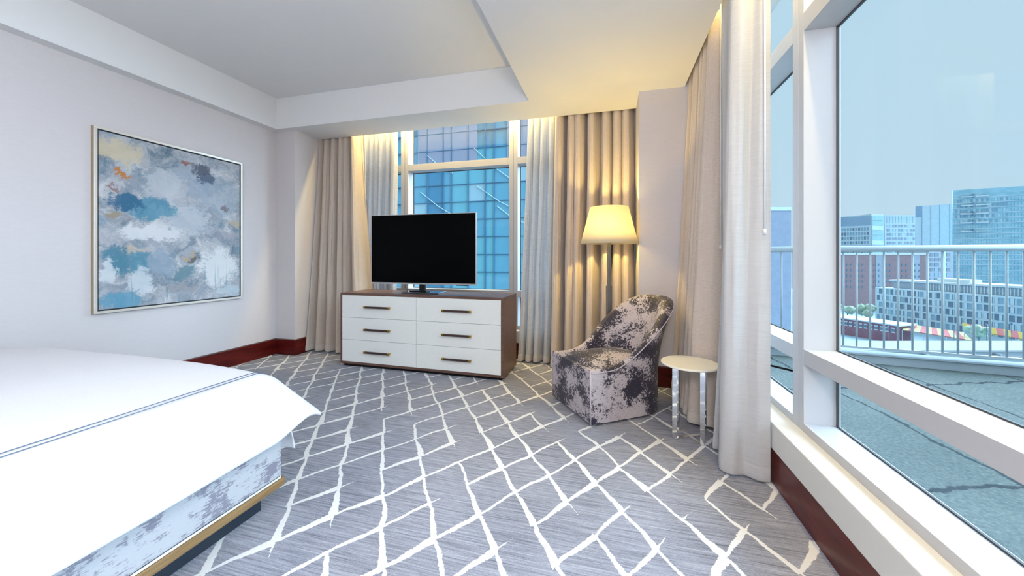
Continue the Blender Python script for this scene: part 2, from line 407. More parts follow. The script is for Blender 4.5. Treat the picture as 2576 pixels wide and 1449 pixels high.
def pleats(x0, x1, n, yf, yv, sharp=.35, jit=.3, seed=1, axis=0):
    """zig-zag fold points: crest at yf, valley at yv"""
    r = random.Random(seed); out = []; d = (x1-x0)/n
    for i in range(n):
        j = (r.random()-.5)*jit*d; k = 1-r.random()*.4
        q = [(x0+d*i+d*.06+j, yv), (x0+d*i+d*.15+j, yf+(yv-yf)*.22), (x0+d*i+d*.38+j, yf+(yv-yf)*(.02+.2*(1-k))), (x0+d*i+d*.66+j, yf+(yv-yf)*.14), (x0+d*i+d*.90+j, yf+(yv-yf)*(.42+.4*(1-k)))]
        out += q
    out.append((x1, yv))
    return [(b, a) for a, b in out] if axis else out
# beige, left of the dresser: tight at the head, swinging out to the left at the hem
drape('beige_curtain', [(-3.95, 4.36), (-3.945, 4.33)]+pleats(-3.90, -3.37, 5, 4.325, 4.50, seed=3, jit=.5), [(-3.938, 4.20), (-3.934, 4.05)]+pleats(-3.84, -3.08, 5, 4.06, 4.40, seed=3, jit=.5),
      M['beige'], M['hemb'], 'beige pleated curtain left of the dresser, beside the grey wall return', ztop=3.275, wand=(-3.285, 4.425, 1.47), power=1.25)
drape('pale_curtain', pleats(-3.36, -2.84, 6, 4.455, 4.53, seed=5), pleats(-3.36, -2.86, 6, 4.40, 4.52, seed=5),
      M['sheer'], M['hem'], 'pale translucent curtain behind the left end of the television')
drape('pale_curtain', pleats(-.985, -.655, 4, 4.45, 4.53, seed=8), pleats(-1.085, -.70, 4, 4.30, 4.45, seed=8),
      M['sheer'], M['hem'], 'pale translucent curtain hanging right of the dresser', power=1.3)
drape('beige_curtain', pleats(-.64, .277, 7, 4.325, 4.52, seed=12, jit=.55), pleats(-.68, .277, 7, 4.15, 4.46, seed=12, jit=.55),
      M['beige'], M['hemb'], 'beige pleated curtain behind the lit floor lamp', power=1.2, ztop=3.275)
# side window
tp = [(x, y) for y, x in pleats(3.84, 3.02, 6, .722, .86, seed=14, jit=.5)]
bt = [(x, y) for y, x in pleats(3.82, 2.98, 6, .55, .82, seed=14, jit=.5)]
drape('beige_curtain', tp, bt, M['beige'], M['hemb'], 'beige pleated curtain behind the armchair and the round side table', power=1.15, wand=(.765, 2.93, 1.33))
tp = [(.94, 3.25), (.91, 3.18), (.95, 3.12), (.91, 3.02), (.94, 2.94), (.79, 2.88), (.735, 2.80), (.75, 2.70), (.85, 2.66), (.87, 2.62), (.74, 2.60), (.715, 2.53),
      (.70, 2.46), (.69, 2.40), (.735, 2.375), (.79, 2.395), (.83, 2.365), (.872, 2.372)]
bt = [(.86, 3.25), (.83, 3.18), (.86, 3.12), (.82, 3.02), (.85, 2.94), (.80, 2.88), (.77, 2.80), (.70, 2.70), (.655, 2.665), (.80, 2.63), (.70, 2.60), (.67, 2.585),
      (.635, 2.46), (.632, 2.405), (.68, 2.372), (.745, 2.385), (.80, 2.345), (.862, 2.342)]
drape('pale_curtain', tp, bt, M['silk'], M['silk'], 'pale silky curtain beside the side window, nearest the camera', power=.9, wav=.004, wand=(.832, 2.338, 1.40))

# ------------------------------------------------------------------ painting on the left wall
y0, y1, z0, z1 = 2.106, 3.414, .787, 2.397; xw, xf_ = XL+.002, -4.232
pic = empty('framed_painting', (XL, (y0+y1)/2, z0), 0, 'large abstract blue and white painting in a thin champagne frame', 'painting')
fw = .022
m = MB()
for a in ((y0, y1, z0, z0+fw), (y0, y1, z1-fw, z1), (y0, y0+fw, z0+fw, z1-fw), (y1-fw, y1, z0+fw, z1-fw)): m.box(xf_-.006, xf_, *a)
m.build('frame', M['champagne'], pic, bevel=.0015)
m = MB()
for a in ((y0, y1, z0, z0+.012), (y0, y1, z1-.012, z1), (y0, y0+.012, z0+.012, z1-.012), (y1-.012, y1, z0+.012, z1-.012)): m.box(xw, xf_-.006, *a)
m.build('frame_side', M['fside'], pic)
MB().box(xw, xf_-.020, y0+.012, y1-.012, z0+.012, z1-.012).build('backing', M['slit'], pic)
cv = MB(); a0, a1, b0, b1 = y0+fw+.012, y1-fw-.012, z0+fw+.012, z1-fw-.012
cv.box(xf_-.020, xf_-.006, a0, a1, b0, b1)
o = cv.build('canvas', M['paint'], pic)
uvl = o.data.uv_layers.new(name='UVMap')
for lp in o.data.loops:
    p = W[pic] @ o.data.vertices[lp.vertex_index].co
    uvl.data[lp.index].uv = ((p.y-a0)/(a1-a0), (p.z-b0)/(b1-b0))

# ------------------------------------------------------------------ bed
bx0, bx1, by0, by1 = -3.875, -1.575, -.70, 1.50
bed = empty('bed', (-2.725, .4, 0), 0, 'low upholstered bed on an oak rail and dark recessed plinth', 'bed')
MB().box(bx0+.12, bx1-.12, by0+.02, 1.465, 0, .13).build('plinth', M['plinth'], bed, bevel=.003)
MB().box(bx0, bx1, by0, by1, .13, .172).build('rail', M['oak'], bed, bevel=.012, seg=3)
MB().box(bx0+.012, bx1-.010, by0+.01, by1-.010, .174, .43).build('upholstered_side', M['bedfab'], bed, bevel=.02, seg=4)
pts = [(bx1-.008, by0+.02, .178), (bx1-.008, by1-.03, .178), (bx1-.03, by1-.008, .178), (bx0+.03, by1-.008, .178)]
MB().tube(pts, .005).build('piping', M['duvet'], bed, smooth=True)
MB().box(bx0+.06, bx1-.06, by0+.02, by1-.07, .43, .66).build('mattress', M['mattress'], bed, bevel=.05, seg=4)
MB().box(bx0, bx1, by0-.22, by0-.02, .0, 1.35).build('headboard', M['bedfab'], bed, bevel=.03, seg=3)

xc, hw, ye = -2.725, 1.065, 1.405
def drape_pt(a, b, cut=.28, flare=37):
    """cloth coordinates (a across, b along) to space: flat crowned top, rounded edge, hanging sides, flared corner"""
    oa = max(0, abs(a)-hw); ob = max(0, b-ye); sg = 1 if a >= 0 else -1
    top = .688+.052*(1-min(1, abs(a)/hw)**3.0)*(1-max(0, min(1, (b-.6)/(ye-.6)))**4*.35)
    o = math.hypot(oa, ob); R = .115; o0 = o
    if o < 1e-6: return Vector((xc+a, b, top))
    ca, cb = oa/o, ob/o; cor = min(1, 2*ca*cb); o *= 1-cut*cor
    phi = math.radians(7+flare*cor); lim = R*(PI/2-phi)
    if o < lim: out, fall = R*math.sin(o/R), R*(1-math.cos(o/R))
    else:
        out = R*math.sin(lim/R)+(o-lim)*math.sin(phi); fall = R*(1-math.cos(lim/R))+(o-lim)*math.cos(phi)
    wr = .012*min(1, o/.2)*math.sin(b*9+math.sin(b*3)*2)*(1-cor)
    return Vector((xc+sg*(min(abs(a), hw)+ca*(out+wr)), min(b, ye)+cb*out, top-fall))
dv = empty('duvet', (xc, .4, .66), 0, 'white duvet with double blue stitching draped over the bed', 'duvet')
NA, NB, dd = 110, 90, .375
rows = []
for j in range(NB+1):
    b = by0+.04+(ye+dd-by0-.04)*j/NB
    row = []
    for i in range(NA+1):
        a = -(hw+dd)+2*(hw+dd)*i/NA
        p = drape_pt(a, b); p.z += .006*mnoise.noise((p.x*2.4, p.y*2.4, 1))
        row.append(p)
    rows.append(row)
MB().grid(rows).build('cover', M['duvet'], dv, smooth=True, solid=.018, sub=1, recalc=False)
rows = []
for j in range(31):
    b = ye-.05+(.05+.46)*j/30
    rows.append([drape_pt(-hw+(2*hw+.20)*i/80, b, .05, 16)+Vector((-.022, -.030, -.022)) for i in range(81)])
MB().grid(rows).build('foot_lining', M['duvet'], dv, smooth=True, solid=.008, sub=1, recalc=False)
for off in (-.035, -.012):
    pts = [drape_pt(hw+off, by0+.06+(ye+.13-by0-.06)*k/60)+Vector((.0005, 0, .0135)) for k in range(61)]
    MB().tube(pts, .0016, 6).build('stitching', M['stitch'], dv, smooth=True)

# ------------------------------------------------------------------ dresser
DW, DD, DH = 2.01, .50, .858
dr = empty('dresser', (-3.065, 3.664, 0), math.radians(-1.2), 'walnut dresser with six pale drawers standing before the window', 'dresser')
T = W[dr]
MB().box(.03, DW-.03, .03, DD-.02, 0, .032, T).build('plinth', M['black'], dr)
m = MB(); th = .026
m.box(0, DW, 0, DD, DH-th, DH, T).box(0, DW, 0, DD, .032, .032+th, T).box(0, th, 0, DD, .032+th, DH-th, T).box(DW-th, DW, 0, DD, .032+th, DH-th, T).box(th, DW-th, .03, DD, .032+th, DH-th, T)
m.build('carcass', M['dwood'], dr, bevel=.002)
dw, dh = (DW-2*th)/2, (DH-.032-2*th)/3
for cidx in range(2):
    for r in range(3):
        x0, zz = th+cidx*dw, .032+th+r*dh
        d = MB().box(x0+.0015, x0+dw-.0015, -.001, .028, zz+.0015, zz+dh-.0015, T).build('drawer', M['drawer'], dr, bevel=.0015)
        hx, hz = x0+dw/2, zz+dh*.5
        h = MB().box(hx-.145, hx+.145, -.040, -.022, hz-.011, hz+.011, T).build('handle', M['bronze'], d, bevel=.003)
        for sg in (-1, 1):
            xa = hx+sg*.156
            MB().box(xa-.0125, xa+.0125, -.042, -.020, hz-.0125, hz+.0125, T).box(xa-.007, xa+.007, -.022, 0, hz-.008, hz+.008, T).build('handle_end', M['brass'], d, bevel=.002)

# ------------------------------------------------------------------ television
tv = empty('television', (-2.085, 3.83, DH), math.radians(1.2), 'black flat television on a grey stand atop the dresser', 'television')
T = W[tv]; hwid, zb_, zt_ = .655, .107, .910
MB().box(-hwid, hwid, -.020, .015, zb_, zt_, T).build('case', M['black'], tv, bevel=.004)
MB().box(-hwid+.007, hwid-.007, -.022, -.018, zb_+.016, zt_-.006, T).build('screen', M['screen'], tv)
m = MB()
m.box(-hwid-.002, hwid+.002, -.024, .005, zb_-.002, zb_+.014, T).box(-hwid-.003, -hwid+.003, -.023, .005, zb_, zt_, T).box(hwid-.004, hwid+.003, -.023, .005, zb_, zt_, T).box(-hwid, hwid, -.023, .005, zt_-.004, zt_+.002, T)
m.build('bezel', M['silver'], tv)
MB().box(.42, .56, -.018, .01, zb_-.010, zb_-.002, T).build('sensor', M['black'], tv)
MB().box(-.036, .036, -.012, .018, .015, zb_+.1, T).build('neck', M['black'], tv, bevel=.003)
MB().box(-.225, .225, -.065, .165, 0, .018, T).build('stand', M['tvbase'], tv, bevel=.004)
MB().box(-.15, .07, -.045, .05, .018, .036, T).build('neck_foot', M['black'], tv, bevel=.01, seg=3)
p = [T @ Vector(q) for q in ((-.235, .02, .12), (-.238, .03, .06), (-.225, .06, .02), (-.21, .09, .003))]
MB().tube([tuple(q) for q in p], .003, 8).build('cable', M['black'], tv, smooth=True)

# ------------------------------------------------------------------ armchair
ch = empty('armchair', (.007, 3.292, 0), math.atan2(-.818, .575), 'low curved-back armchair in mauve and navy crushed velvet', 'armchair')
T = W[ch]
def sm(x): x = max(0, min(1, x)); return x*x*x*(x*(6*x-15)+10)
out = []                                     # outline: (x, y, outward normal, half-arc length)
NS, NA2 = 16, 22
for k in range(NS): y = -.40+.48*k/NS; out.append((.32, y, 1, 0, y+.40))
for k in range(2*NA2+1):
    th = PI*k/(2*NA2); l = .48+.503*(1-abs(1-2*k/(2*NA2)))
    out.append((.32*math.cos(th), .08+.32*math.sin(th), math.cos(th), math.sin(th), l))
for k in range(NS-1, -1, -1): y = -.40+.48*k/NS; out.append((-.32, y, -1, 0, y+.40))
rows = []; rimline = []
for x, y, nx, ny, l in out:
    r = sm((l-.10)/.86); h = .425+.505*r; fl = .105*r; tk = .050+.045*r; prof = []
    lean = .05*r
    def pt(off, z):
        k = max(0, (z-.30)/(h-.299)) if h > .3 else 0
        q = fl*k*k
        return T @ Vector((x+nx*(off+q), y+ny*(off+q)+lean*k*k, z))
    for k in range(9): prof.append(pt(0, .02+(h-.045)*k/8))
    rimline.append(pt(.002, h-.022))
    for k in range(1, 8):
        a = PI*k/8; prof.append(pt(-tk/2+tk/2*math.cos(a), h-.025+.025*math.sin(a)))
    for k in range(7): prof.append(pt(-tk-.02*k/6, h-.025-(h-.025-.36)*k/6))
    rows.append(prof)
MB().grid(rows).build('shell', M['velvet'], ch, smooth=True)
m = MB().box(-.318, .318, -.402, -.33, .018, .418, T); m.build('front_panel', M['velvet'], ch, bevel=.012, seg=3)
rows = []
for j in range(25):
    b = j/24; y = -.392+.70*b
    hwx = .268 if y < .05 else max(.02, .268*math.sqrt(max(0, 1-((y-.05)/.262)**2)))
    row = []
    for i in range(25):
        a = -1+2*i/24; e = 1-abs(a)**6
        z = .392+.03*e+.055*(1-a*a)*math.sin(PI*min(1, b*1.02+.02))**.7
        if j == 0: z = .37
        row.append(T @ Vector((a*hwx, y, z)))
    rows.append(row)
MB().grid(rows).build('seat_cushion', M['velvet'], ch, smooth=True, sub=1)
m = MB()
for sx in (-1, 1): m.tube([T @ Vector((sx*.318, -.402, z)) for z in (.02, .2, .42)], .0045, 8)
m.tube(rimline, .004, 6)
m.build('welting', M['welt'], ch, smooth=True)

# ------------------------------------------------------------------ side table
tc = (.545, 2.84)
tb = empty('side_table', (*tc, 0), math.radians(-16), 'small round cream-topped side table on chrome flat-bar legs', 'table')
T = W[tb]
o = MB().lathe([(.001, .512), (.180, .512), (.190, .517), (.190, .525), (.186, .529), (.001, .529)], tc, 64).build('table_top', M['ttop'], tb, smooth=False, bevel=.001)
for sx, sy in ((-1, -1), (1, -1), (-1, 1), (1, 1)):
    MB().box(sx*.087-.015, sx*.087+.015, sy*.087-.006, sy*.087+.006, 0, .512, T).build('leg', M['chrome'], tb, bevel=.001)
for an in (45, -45):
    R = T @ Matrix.Rotation(math.radians(an), 4, 'Z')
    MB().box(-.125, .125, -.013, .013, .001 if an > 0 else .0015, .011 if an > 0 else .0105, R).build('base_bar', M['chrome'], tb, bevel=.001)

# ------------------------------------------------------------------ floor lamp
lx, ly = -.0095, 3.847
fl = empty('floor_lamp', (lx, ly, 0), math.radians(20), 'lit floor lamp with a cream tapered shade behind the armchair', 'lamp')
T = W[fl]
MB().lathe([(.001, 0), (.112, 0), (.115, .006), (.112, .016), (.001, .02)], (lx, ly), 40).build('base', M['pewter'], fl)
MB().box(-.0245, .0245, -.0245, .0245, .015, .985, T).build('pole', M['pewter'], fl, bevel=.003)
MB().box(-.0165, .0165, -.0165, .0165, .985, 1.50, T).build('upper_pole', M['pewter'], fl, bevel=.002)
MB().lathe([(.2815, 1.411), (.187, 1.776)], (lx, ly), 64, cap=False).build('lamp_shade', M['shade'], fl, smooth=True, solid=.003)
m = MB()
for k in range(3):
    a = 2*PI*k/3; m.tube([(lx, ly, 1.765), (lx+.185*math.cos(a), ly+.185*math.sin(a), 1.77)], .002, 6)
m.build('spider', M['brass'], fl)
MB().tube([(lx, ly, 1.50), (lx, ly, 1.79)], .004, 8).build('harp_rod', M['brass'], fl)
MB().lathe([(.001, 1.785), (.010, 1.788), (.006, 1.797), (.001, 1.80)], (lx, ly), 16).build('finial', M['brass'], fl, smooth=True)
bcx = lx+.0
MB().lathe([(.001, 1.52), (.013, 1.53), (.028, 1.57), (.026, 1.60), (.012, 1.612), (.001, 1.615)], (bcx, ly), 20).build('bulb', M['bulb'], fl, smooth=True)

# ------------------------------------------------------------------ outside: terrace and railing
RA, RB = Vector((1.35, 5.60, 0)), Vector((4.62, 5.12, 0))
m = MB(); q0 = RA+(RA-RB)*.10+Vector((0, .14, 0)); q1 = RB+(RB-RA)*.9+Vector((0, .14, 0))
pl = [(XF+.17, -3), (9, -3), (q1.x, q1.y), (q0.x, q0.y), (XF+.17, q0.y)]
m.add([(x, y, z) for z in (-.3, 0) for x, y in pl], [(4, 3, 2, 1, 0), (5, 6, 7, 8, 9)]+[(k, (k+1) % 5, 5+(k+1) % 5, 5+k) for k in range(5)])
struct(m.build('terrace_deck', M['terrace']), 'blue grey gravelled terrace outside the side window')
rd = (RB-RA).normalized(); rn = Vector((-rd.y, rd.x, 0))
RT = Matrix(((rd.x, rn.x, 0, RA.x), (rd.y, rn.y, 0, RA.y), (0, 0, 1, 0), (0, 0, 0, 1))); RL = (RB-RA).length
rl = empty('terrace_railing', tuple((RA+RB)/2), 0, 'pale metal balustrade with round top rail along the terrace edge', 'railing')
MB().tube([RT @ Vector((-.6, .05, 1.375)), RT @ Vector((RL+.8, .05, 1.375))], .037, 16).build('top_rail', M['railing'], rl, smooth=True)
MB().box(-.6, RL+.06, .03, .07, .165, .19, RT).build('bottom_rail', M['railing'], rl)
nb = 26
for k in range(nb):
    x = .05+k*.1265
    MB().tube([RT @ Vector((x, .05, .18)), RT @ Vector((x, .05, 1.36))], .0105, 8).build('baluster', M['railing'], rl, smooth=True)
struct(MB().box(-.6, RL+.06, 0, .14, 0, .10, RT).box(-.6, RL+.08, -.02, .16, .10, .125, RT).build('terrace_curb', M['curb'], bevel=.005), 'pale concrete curb under the terrace railing')
o = MB().lathe([(.001, 0), (.07, 0), (.08, .03), (.08, .22), (.06, .25), (.001, .25)], tuple((RT @ Vector((RL+.17, .03, 0)))[:2]), 24).build('post_drum', M['darkobj'], smooth=False, bevel=.004)
tag(o, 'dark round post foot at the right end of the terrace curb', 'post')

# ------------------------------------------------------------------ outside: the city
FPX, S_, C_ = 925.7, .25725, .96635
def at(px, py, w):
    """a point of the city seen along a direction, at distance w"""
    u = (px-1288)/FPX
    return Vector((w*(u*C_-S_), w*(u*S_+C_), 1.27-(py-648)/FPX*w))
GZ = -32.0
pale = facade_mat('pale_panels', (.44, .55, .60), (.50, .60, .64)); white = facade_mat('white_grid', (.40, .53, .58), (.45, .57, .61))  # city colours carry the distance haze as a blue tint
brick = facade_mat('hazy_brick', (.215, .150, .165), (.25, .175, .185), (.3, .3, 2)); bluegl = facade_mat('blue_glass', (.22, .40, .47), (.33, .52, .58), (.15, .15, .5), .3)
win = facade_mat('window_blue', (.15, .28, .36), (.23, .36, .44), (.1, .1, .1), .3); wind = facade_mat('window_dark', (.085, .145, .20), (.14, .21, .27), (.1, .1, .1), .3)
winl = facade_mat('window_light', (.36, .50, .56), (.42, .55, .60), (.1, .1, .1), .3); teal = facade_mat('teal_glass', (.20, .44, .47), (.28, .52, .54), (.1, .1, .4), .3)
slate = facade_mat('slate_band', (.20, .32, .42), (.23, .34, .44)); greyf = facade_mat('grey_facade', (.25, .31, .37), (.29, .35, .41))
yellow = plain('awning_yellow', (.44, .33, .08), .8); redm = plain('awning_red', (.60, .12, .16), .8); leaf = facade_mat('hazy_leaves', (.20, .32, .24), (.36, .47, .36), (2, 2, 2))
white2 = facade_mat('white_grid_dimmed', (.27, .36, .40), (.31, .39, .43)); teal2 = facade_mat('teal_dimmed', (.12, .27, .30), (.17, .33, .36)); roofw = facade_mat('white_roof', (.46, .54, .57), (.50, .58, .60)); darkred = facade_mat('dark_red_wall', (.20, .10, .14), (.26, .13, .17)); road = facade_mat('street', (.26, .38, .47), (.34, .46, .54), (.05, .05, .05))  # white and teal copies darkened to offset strong light on their fronts

def building(name, label, P0, P1, z0, z1, depth, mat, cat='building'):
    """front runs from P0 to P1; returns root and a matrix: x along front, y inwards (away), z up"""
    P0 = Vector((P0.x, P0.y, 0)); P1 = Vector((P1.x, P1.y, 0)); d = (P1-P0); L = d.length; d.normalize(); n = Vector((-d.y, d.x, 0))
    if n.dot(P0) < 0: n = -n
    T = Matrix(((d.x, n.x, 0, P0.x), (d.y, n.y, 0, P0.y), (0, 0, 1, 0), (0, 0, 0, 1)))
    c = (P0+P1)/2
    r = empty(name, (c.x, c.y, z0), 0, label, cat)
    MB().box(0, L, 0, depth, z0, z1, T).build('wall', mat, r)
    return r, T, L
def windows(r, T, xs, zs, w, h, mats, name='window', cap=100, pick=None):
    """one mesh part per window, shared data per material; beyond the cap the rest is one part"""
    Rm = W[r].inverted() @ T; protos = {}; k = 0; rest = MB(); rr = random.Random(len(xs)*31+len(zs))
    for zz in zs:
        for x in xs:
            mt = pick(x, zz) if pick else mats[rr.randrange(len(mats))]
            if k >= cap: rest.box(x-w/2, x+w/2, -.12, .05, zz-h/2, zz+h/2, T); k += 1; continue
            if mt not in protos:
                me = bpy.data.meshes.new(name); b = MB().box(-w/2, w/2, -.12, .05, -h/2, h/2, Rm.to_3x3().to_4x4())
                me.from_pydata([tuple(v) for v in b.v], [], b.f); me.materials.append(mt); protos[mt] = me
            o = bpy.data.objects.new(name, protos[mt]); C.objects.link(o); o.parent = r; o.location = Rm @ Vector((x, 0, zz)); W[o] = W[r]; k += 1
    if rest.v: o = rest.build(name, mats[0], r); o['kind'] = 'stuff'
def lin(a, b, n): return [a+(b-a)*(i+.5)/n for i in range(n)]

# office block with a slate attic
w = 300; a, b = at(2085, 560, 318), at(2191, 560, w); zt = at(2191, 541, w).z
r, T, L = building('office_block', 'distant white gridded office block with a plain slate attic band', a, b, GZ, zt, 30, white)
MB().box(-.3, L-.3, -.25, .4, zt-8.2, zt-.6, T).build('attic_band', slate, r)
windows(r, T, lin(1, L-1, 14), [zt-11.2-3.72*k for k in range(7)], L/14*.62, 2.5, [win, win, wind])
a, b = at(2192, 560, w), at(2223, 560, w+2)
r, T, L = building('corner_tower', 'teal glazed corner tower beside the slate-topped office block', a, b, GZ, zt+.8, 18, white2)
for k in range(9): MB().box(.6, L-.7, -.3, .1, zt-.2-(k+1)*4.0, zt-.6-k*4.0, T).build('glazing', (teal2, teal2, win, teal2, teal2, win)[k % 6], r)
w = 305; a, b = at(2225, 560, w), at(2304, 560, w); zt = at(2260, 541, w).z
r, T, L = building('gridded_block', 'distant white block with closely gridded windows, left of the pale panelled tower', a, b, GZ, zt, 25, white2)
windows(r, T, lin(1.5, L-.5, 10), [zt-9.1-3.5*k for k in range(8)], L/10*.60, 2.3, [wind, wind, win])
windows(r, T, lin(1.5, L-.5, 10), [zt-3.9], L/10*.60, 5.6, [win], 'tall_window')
w = 280; a, b = at(2303, 520, w), at(2397, 520, w-12); zt = at(2397, 513, w-12).z
r, T, L = building('panelled_tower', 'pale blank panelled tower left of the blue glass tower', a, b, GZ, zt, 1.5, pale)
MB().box(-.1, L*.18, -.2, .1, zt-8.5, zt-.3, T).build('louvre', slate, r)
for k in (.18, .42, .66, .92): MB().box(L*k-.15, L*k+.15, -.15, .1, GZ, zt-.2, T).build('joint', slate, r)
w = 250; a, b = at(2397, 480, w), at(2680, 480, 226); zt = at(2397, 479, w).z
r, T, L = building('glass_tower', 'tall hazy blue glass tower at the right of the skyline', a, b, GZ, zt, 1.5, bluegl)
rr = random.Random(5); fh = 3.45
windows(r, T, lin(.8, L*.52, 20), [zt-2.2*fh-fh*k for k in range(24)], L*.52/20*.72, fh*.62, [bluegl, winl, win, win, bluegl], pick=lambda x, z: rr.choice([winl, win, win, bluegl, bluegl]))
windows(r, T, lin(L*.54, L-1, 14), [zt-2.2*fh-fh*k for k in range(24)], L*.45/14*.75, fh*.6, [bluegl], cap=0)
for k in range(24): MB().box(0, L, -.35, .05, zt-1.6*fh-fh*k-.22, zt-1.6*fh-fh*k+.12, T).build('floor_band', pale, r)
for k in range(5):
    zz = zt-1.6*fh-fh*1.0-5.9*k*.98+4.0
    MB().box(L*.07, L*.33, -1.6, 0, zz-.35, zz+.35, T).build('balcony', roofw, r); MB().box(L*.185, L*.205, -1.7, 0, zz-.8, zz+1.6, T).build('balcony_pier', win, r)
w = 236; a, b = at(2336, 628, w), at(2398, 628, w); zt = at(2336, 629, w).z
r, T, L = building('grey_office', 'grey office with dark ribbon windows between brick block and glass tower', a, b, GZ, zt, 20, greyf)
windows(r, T, [L*.12, L*.30, L*.47, L*.80], [zt-3.0-3.2*k for k in range(7)], L*.14, 2.1, [wind, wind, win])
MB().box(L*.56, L*.68, -.4, .1, GZ, zt, T).build('pier', pale, r)
w = 225; a, b = at(2060, 640, w+12), at(2337, 640, w); zt = at(2200, 638, w).z
r, T, L = building('brick_block', 'wide mauve brick block with rows of small windows', a, b, GZ, zt, 20, brick)
xs = [L*(k+.5)/28 for k in range(28) if k % 7 not in (2, 5)]
windows(r, T, xs, [zt-7.0-3.5*k for k in range(5)], .75, 1.5, [wind])
MB().box(0, L, -.3, .2, zt-.7, zt+.5, T).build('parapet', roofw, r)
for k in (.53, .86): MB().box(L*k, L*k+3.4, -.1, .1, GZ, zt-.8, T).build('recess_shade', greyf, r)  # vertical shade lines laid on the brick as flat grey strips
# apartments with penthouse
a, b = at(2202, 722, 180), at(2690, 722, 122); zt = -13.2
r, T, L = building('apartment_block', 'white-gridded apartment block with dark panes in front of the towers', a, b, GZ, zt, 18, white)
rr2 = random.Random(9)
ncol = 34; cw = (L-1)/ncol; fhh = (zt-GZ-3.2)/5
for k in range(5): pass
windows(r, T, lin(.5, L-.5, 20), [zt-fhh*(k+.55) for k in range(5)], (L-1)/20*.80, fhh*.74, [wind, wind, win], pick=lambda x, z: rr2.choice([wind, wind, win]))
m = MB()
for x in lin(.5, L-.5, 20):
    for k in range(5):
        q = rr2.choice((-.2, .22)); q *= (L-1)/20; zc = zt-fhh*(k+.55)
        m.box(x+q-.42, x+q+.42, -.22, -.1, zc-fhh*.37, zc+fhh*.37, T)
m.build('window_post', white, r)['kind'] = 'stuff'
MB().box(L*.08, L, 4, 14, zt, zt+3.2, T).build('penthouse', greyf, r)
m = MB()
for x in lin(L*.3, L-1, 40): m.box(x-.16, x+.16, 3.8, 4, zt+.2, zt+3.0, T)
m.build('penthouse_post', white, r)
MB().box(L*.06, L, 3, 15, zt+3.2, zt+4.0, T).build('roof', roofw, r)
MB().box(L*.34, L*.52, 6, 12, zt+4.0, zt+5.4, T).build('roof_plant', roofw, r)
# awnings, low red building
def awning(name, label, p0, p1, q0, q1, mat_pair, n):
    """sloping canopy from a ridge p0-p1 down to an eave q0-q1, striped across"""
    c = (p0+p1+q0+q1)/4; r = empty(name, (c.x, c.y, GZ), 0, label, 'awning')
    for k in range(n):
        e = k/n; f = (k+1)/n; sk = .6/n
        vs = [p0.lerp(p1, e), p0.lerp(p1, f), q0.lerp(q1, f), q0.lerp(q1, e)]
        vs += [v-Vector((0, 0, .3)) for v in vs]
        MB().add(vs, [(0, 1, 2, 3), (4, 7, 6, 5), (0, 3, 7, 4), (1, 5, 6, 2), (0, 4, 5, 1), (3, 2, 6, 7)]).build('stripe', mat_pair[k % 2], r)
    for f in (0, .33, .66, 1):
        q = q0.lerp(q1, f); MB().tube([(q.x, q.y, GZ), (q.x, q.y, q.z-.2)], .12, 6).build('post', white, r)
cream = plain('awning_cream', (.42, .38, .20), .8); pink = plain('awning_pink', (.42, .13, .14), .8)
awning('market_awning', 'long cream and pink striped market awning in front of the apartments', at(2285, 815, 150), at(2425, 836, 130), at(2270, 829, 140), at(2446, 856, 122), (cream, pink), 11)
awning('shop_awning', 'yellow and pink striped awning along the right foot of the apartments', at(2420, 812, 128), at(2640, 846, 112), at(2426, 828, 126), at(2644, 864, 110), (yellow, pink), 12)
a, b = at(2085, 800, 165), at(2258, 824, 142)
r, T, L = building('arcade_building', 'long low dark red building with white window frames beyond the terrace', a, b, GZ, at(2180, 809, 152).z, 9, darkred)
zt = at(2180, 809, 152).z
windows(r, T, lin(.5, L-.5, 13), [zt-1.9], L/13*.62, 2.0, [roofw], 'window_frame')
m = MB(); 
for x in lin(.5, L-.5, 13):
    for q in (-.16, .16): m.box(x+q*L/13-.28, x+q*L/13+.28, -.25, -.1, zt-2.4, zt-1.4, T)
m.build('window_light', wind, r)
MB().box(-1, L+1, -1, 10, zt, zt+.5, T).build('roof', pale, r)
# street furniture and trees
for which, px, py, w in (('leftmost', 2234, 862, 131), ('second from left', 2292, 863, 130), ('middle one', 2400, 864, 119), ('second from right', 2482, 864, 113), ('rightmost', 2545, 862, 108)):
    p = at(px, py, w); h = 5.2
    r = empty('street_lamp', (p.x, p.y, GZ), 0, which+' of the five dark street lamps beyond the terrace railing', 'street lamp', 'street lamps on the promenade')
    MB().tube([(p.x, p.y, GZ), (p.x, p.y, p.z+h)], .09, 6).build('pole', wind, r); MB().lathe([(.05, p.z+h), (.3, p.z+h+.1), (.25, p.z+h+.7), (.02, p.z+h+.9)], (p.x, p.y), 8).build('lantern', wind, r)
def tree(px, py, w, rad, label):
    p = at(px, py, w); r = empty('tree', (p.x, p.y, GZ), 0, label, 'tree')
    MB().tube([(p.x, p.y, GZ), (p.x, p.y, p.z)], [.3, .2], 6).build('trunk', wind, r)
    bm = bmesh.new(); rr = random.Random(px)
    for k in range(14):
        q = Vector((rr.uniform(-1, 1), rr.uniform(-1, 1), rr.uniform(-.6, .8)))*rad*.75
        bmesh.ops.create_icosphere(bm, subdivisions=2, radius=rad*rr.uniform(.35, .6), matrix=Matrix.Translation(q+Vector((0, 0, p.z-GZ))))
    for v in bm.verts: v.co += mnoise.noise_vector(v.co*1.1)*rad*.16
    [setattr(f, 'smooth', True) for f in bm.faces]; me = bpy.data.meshes.new('crown'); bm.to_mesh(me); bm.free(); me.materials.append(leaf)
    o = bpy.data.objects.new('crown', me); C.objects.link(o); o.parent = r; W[o] = W[r]
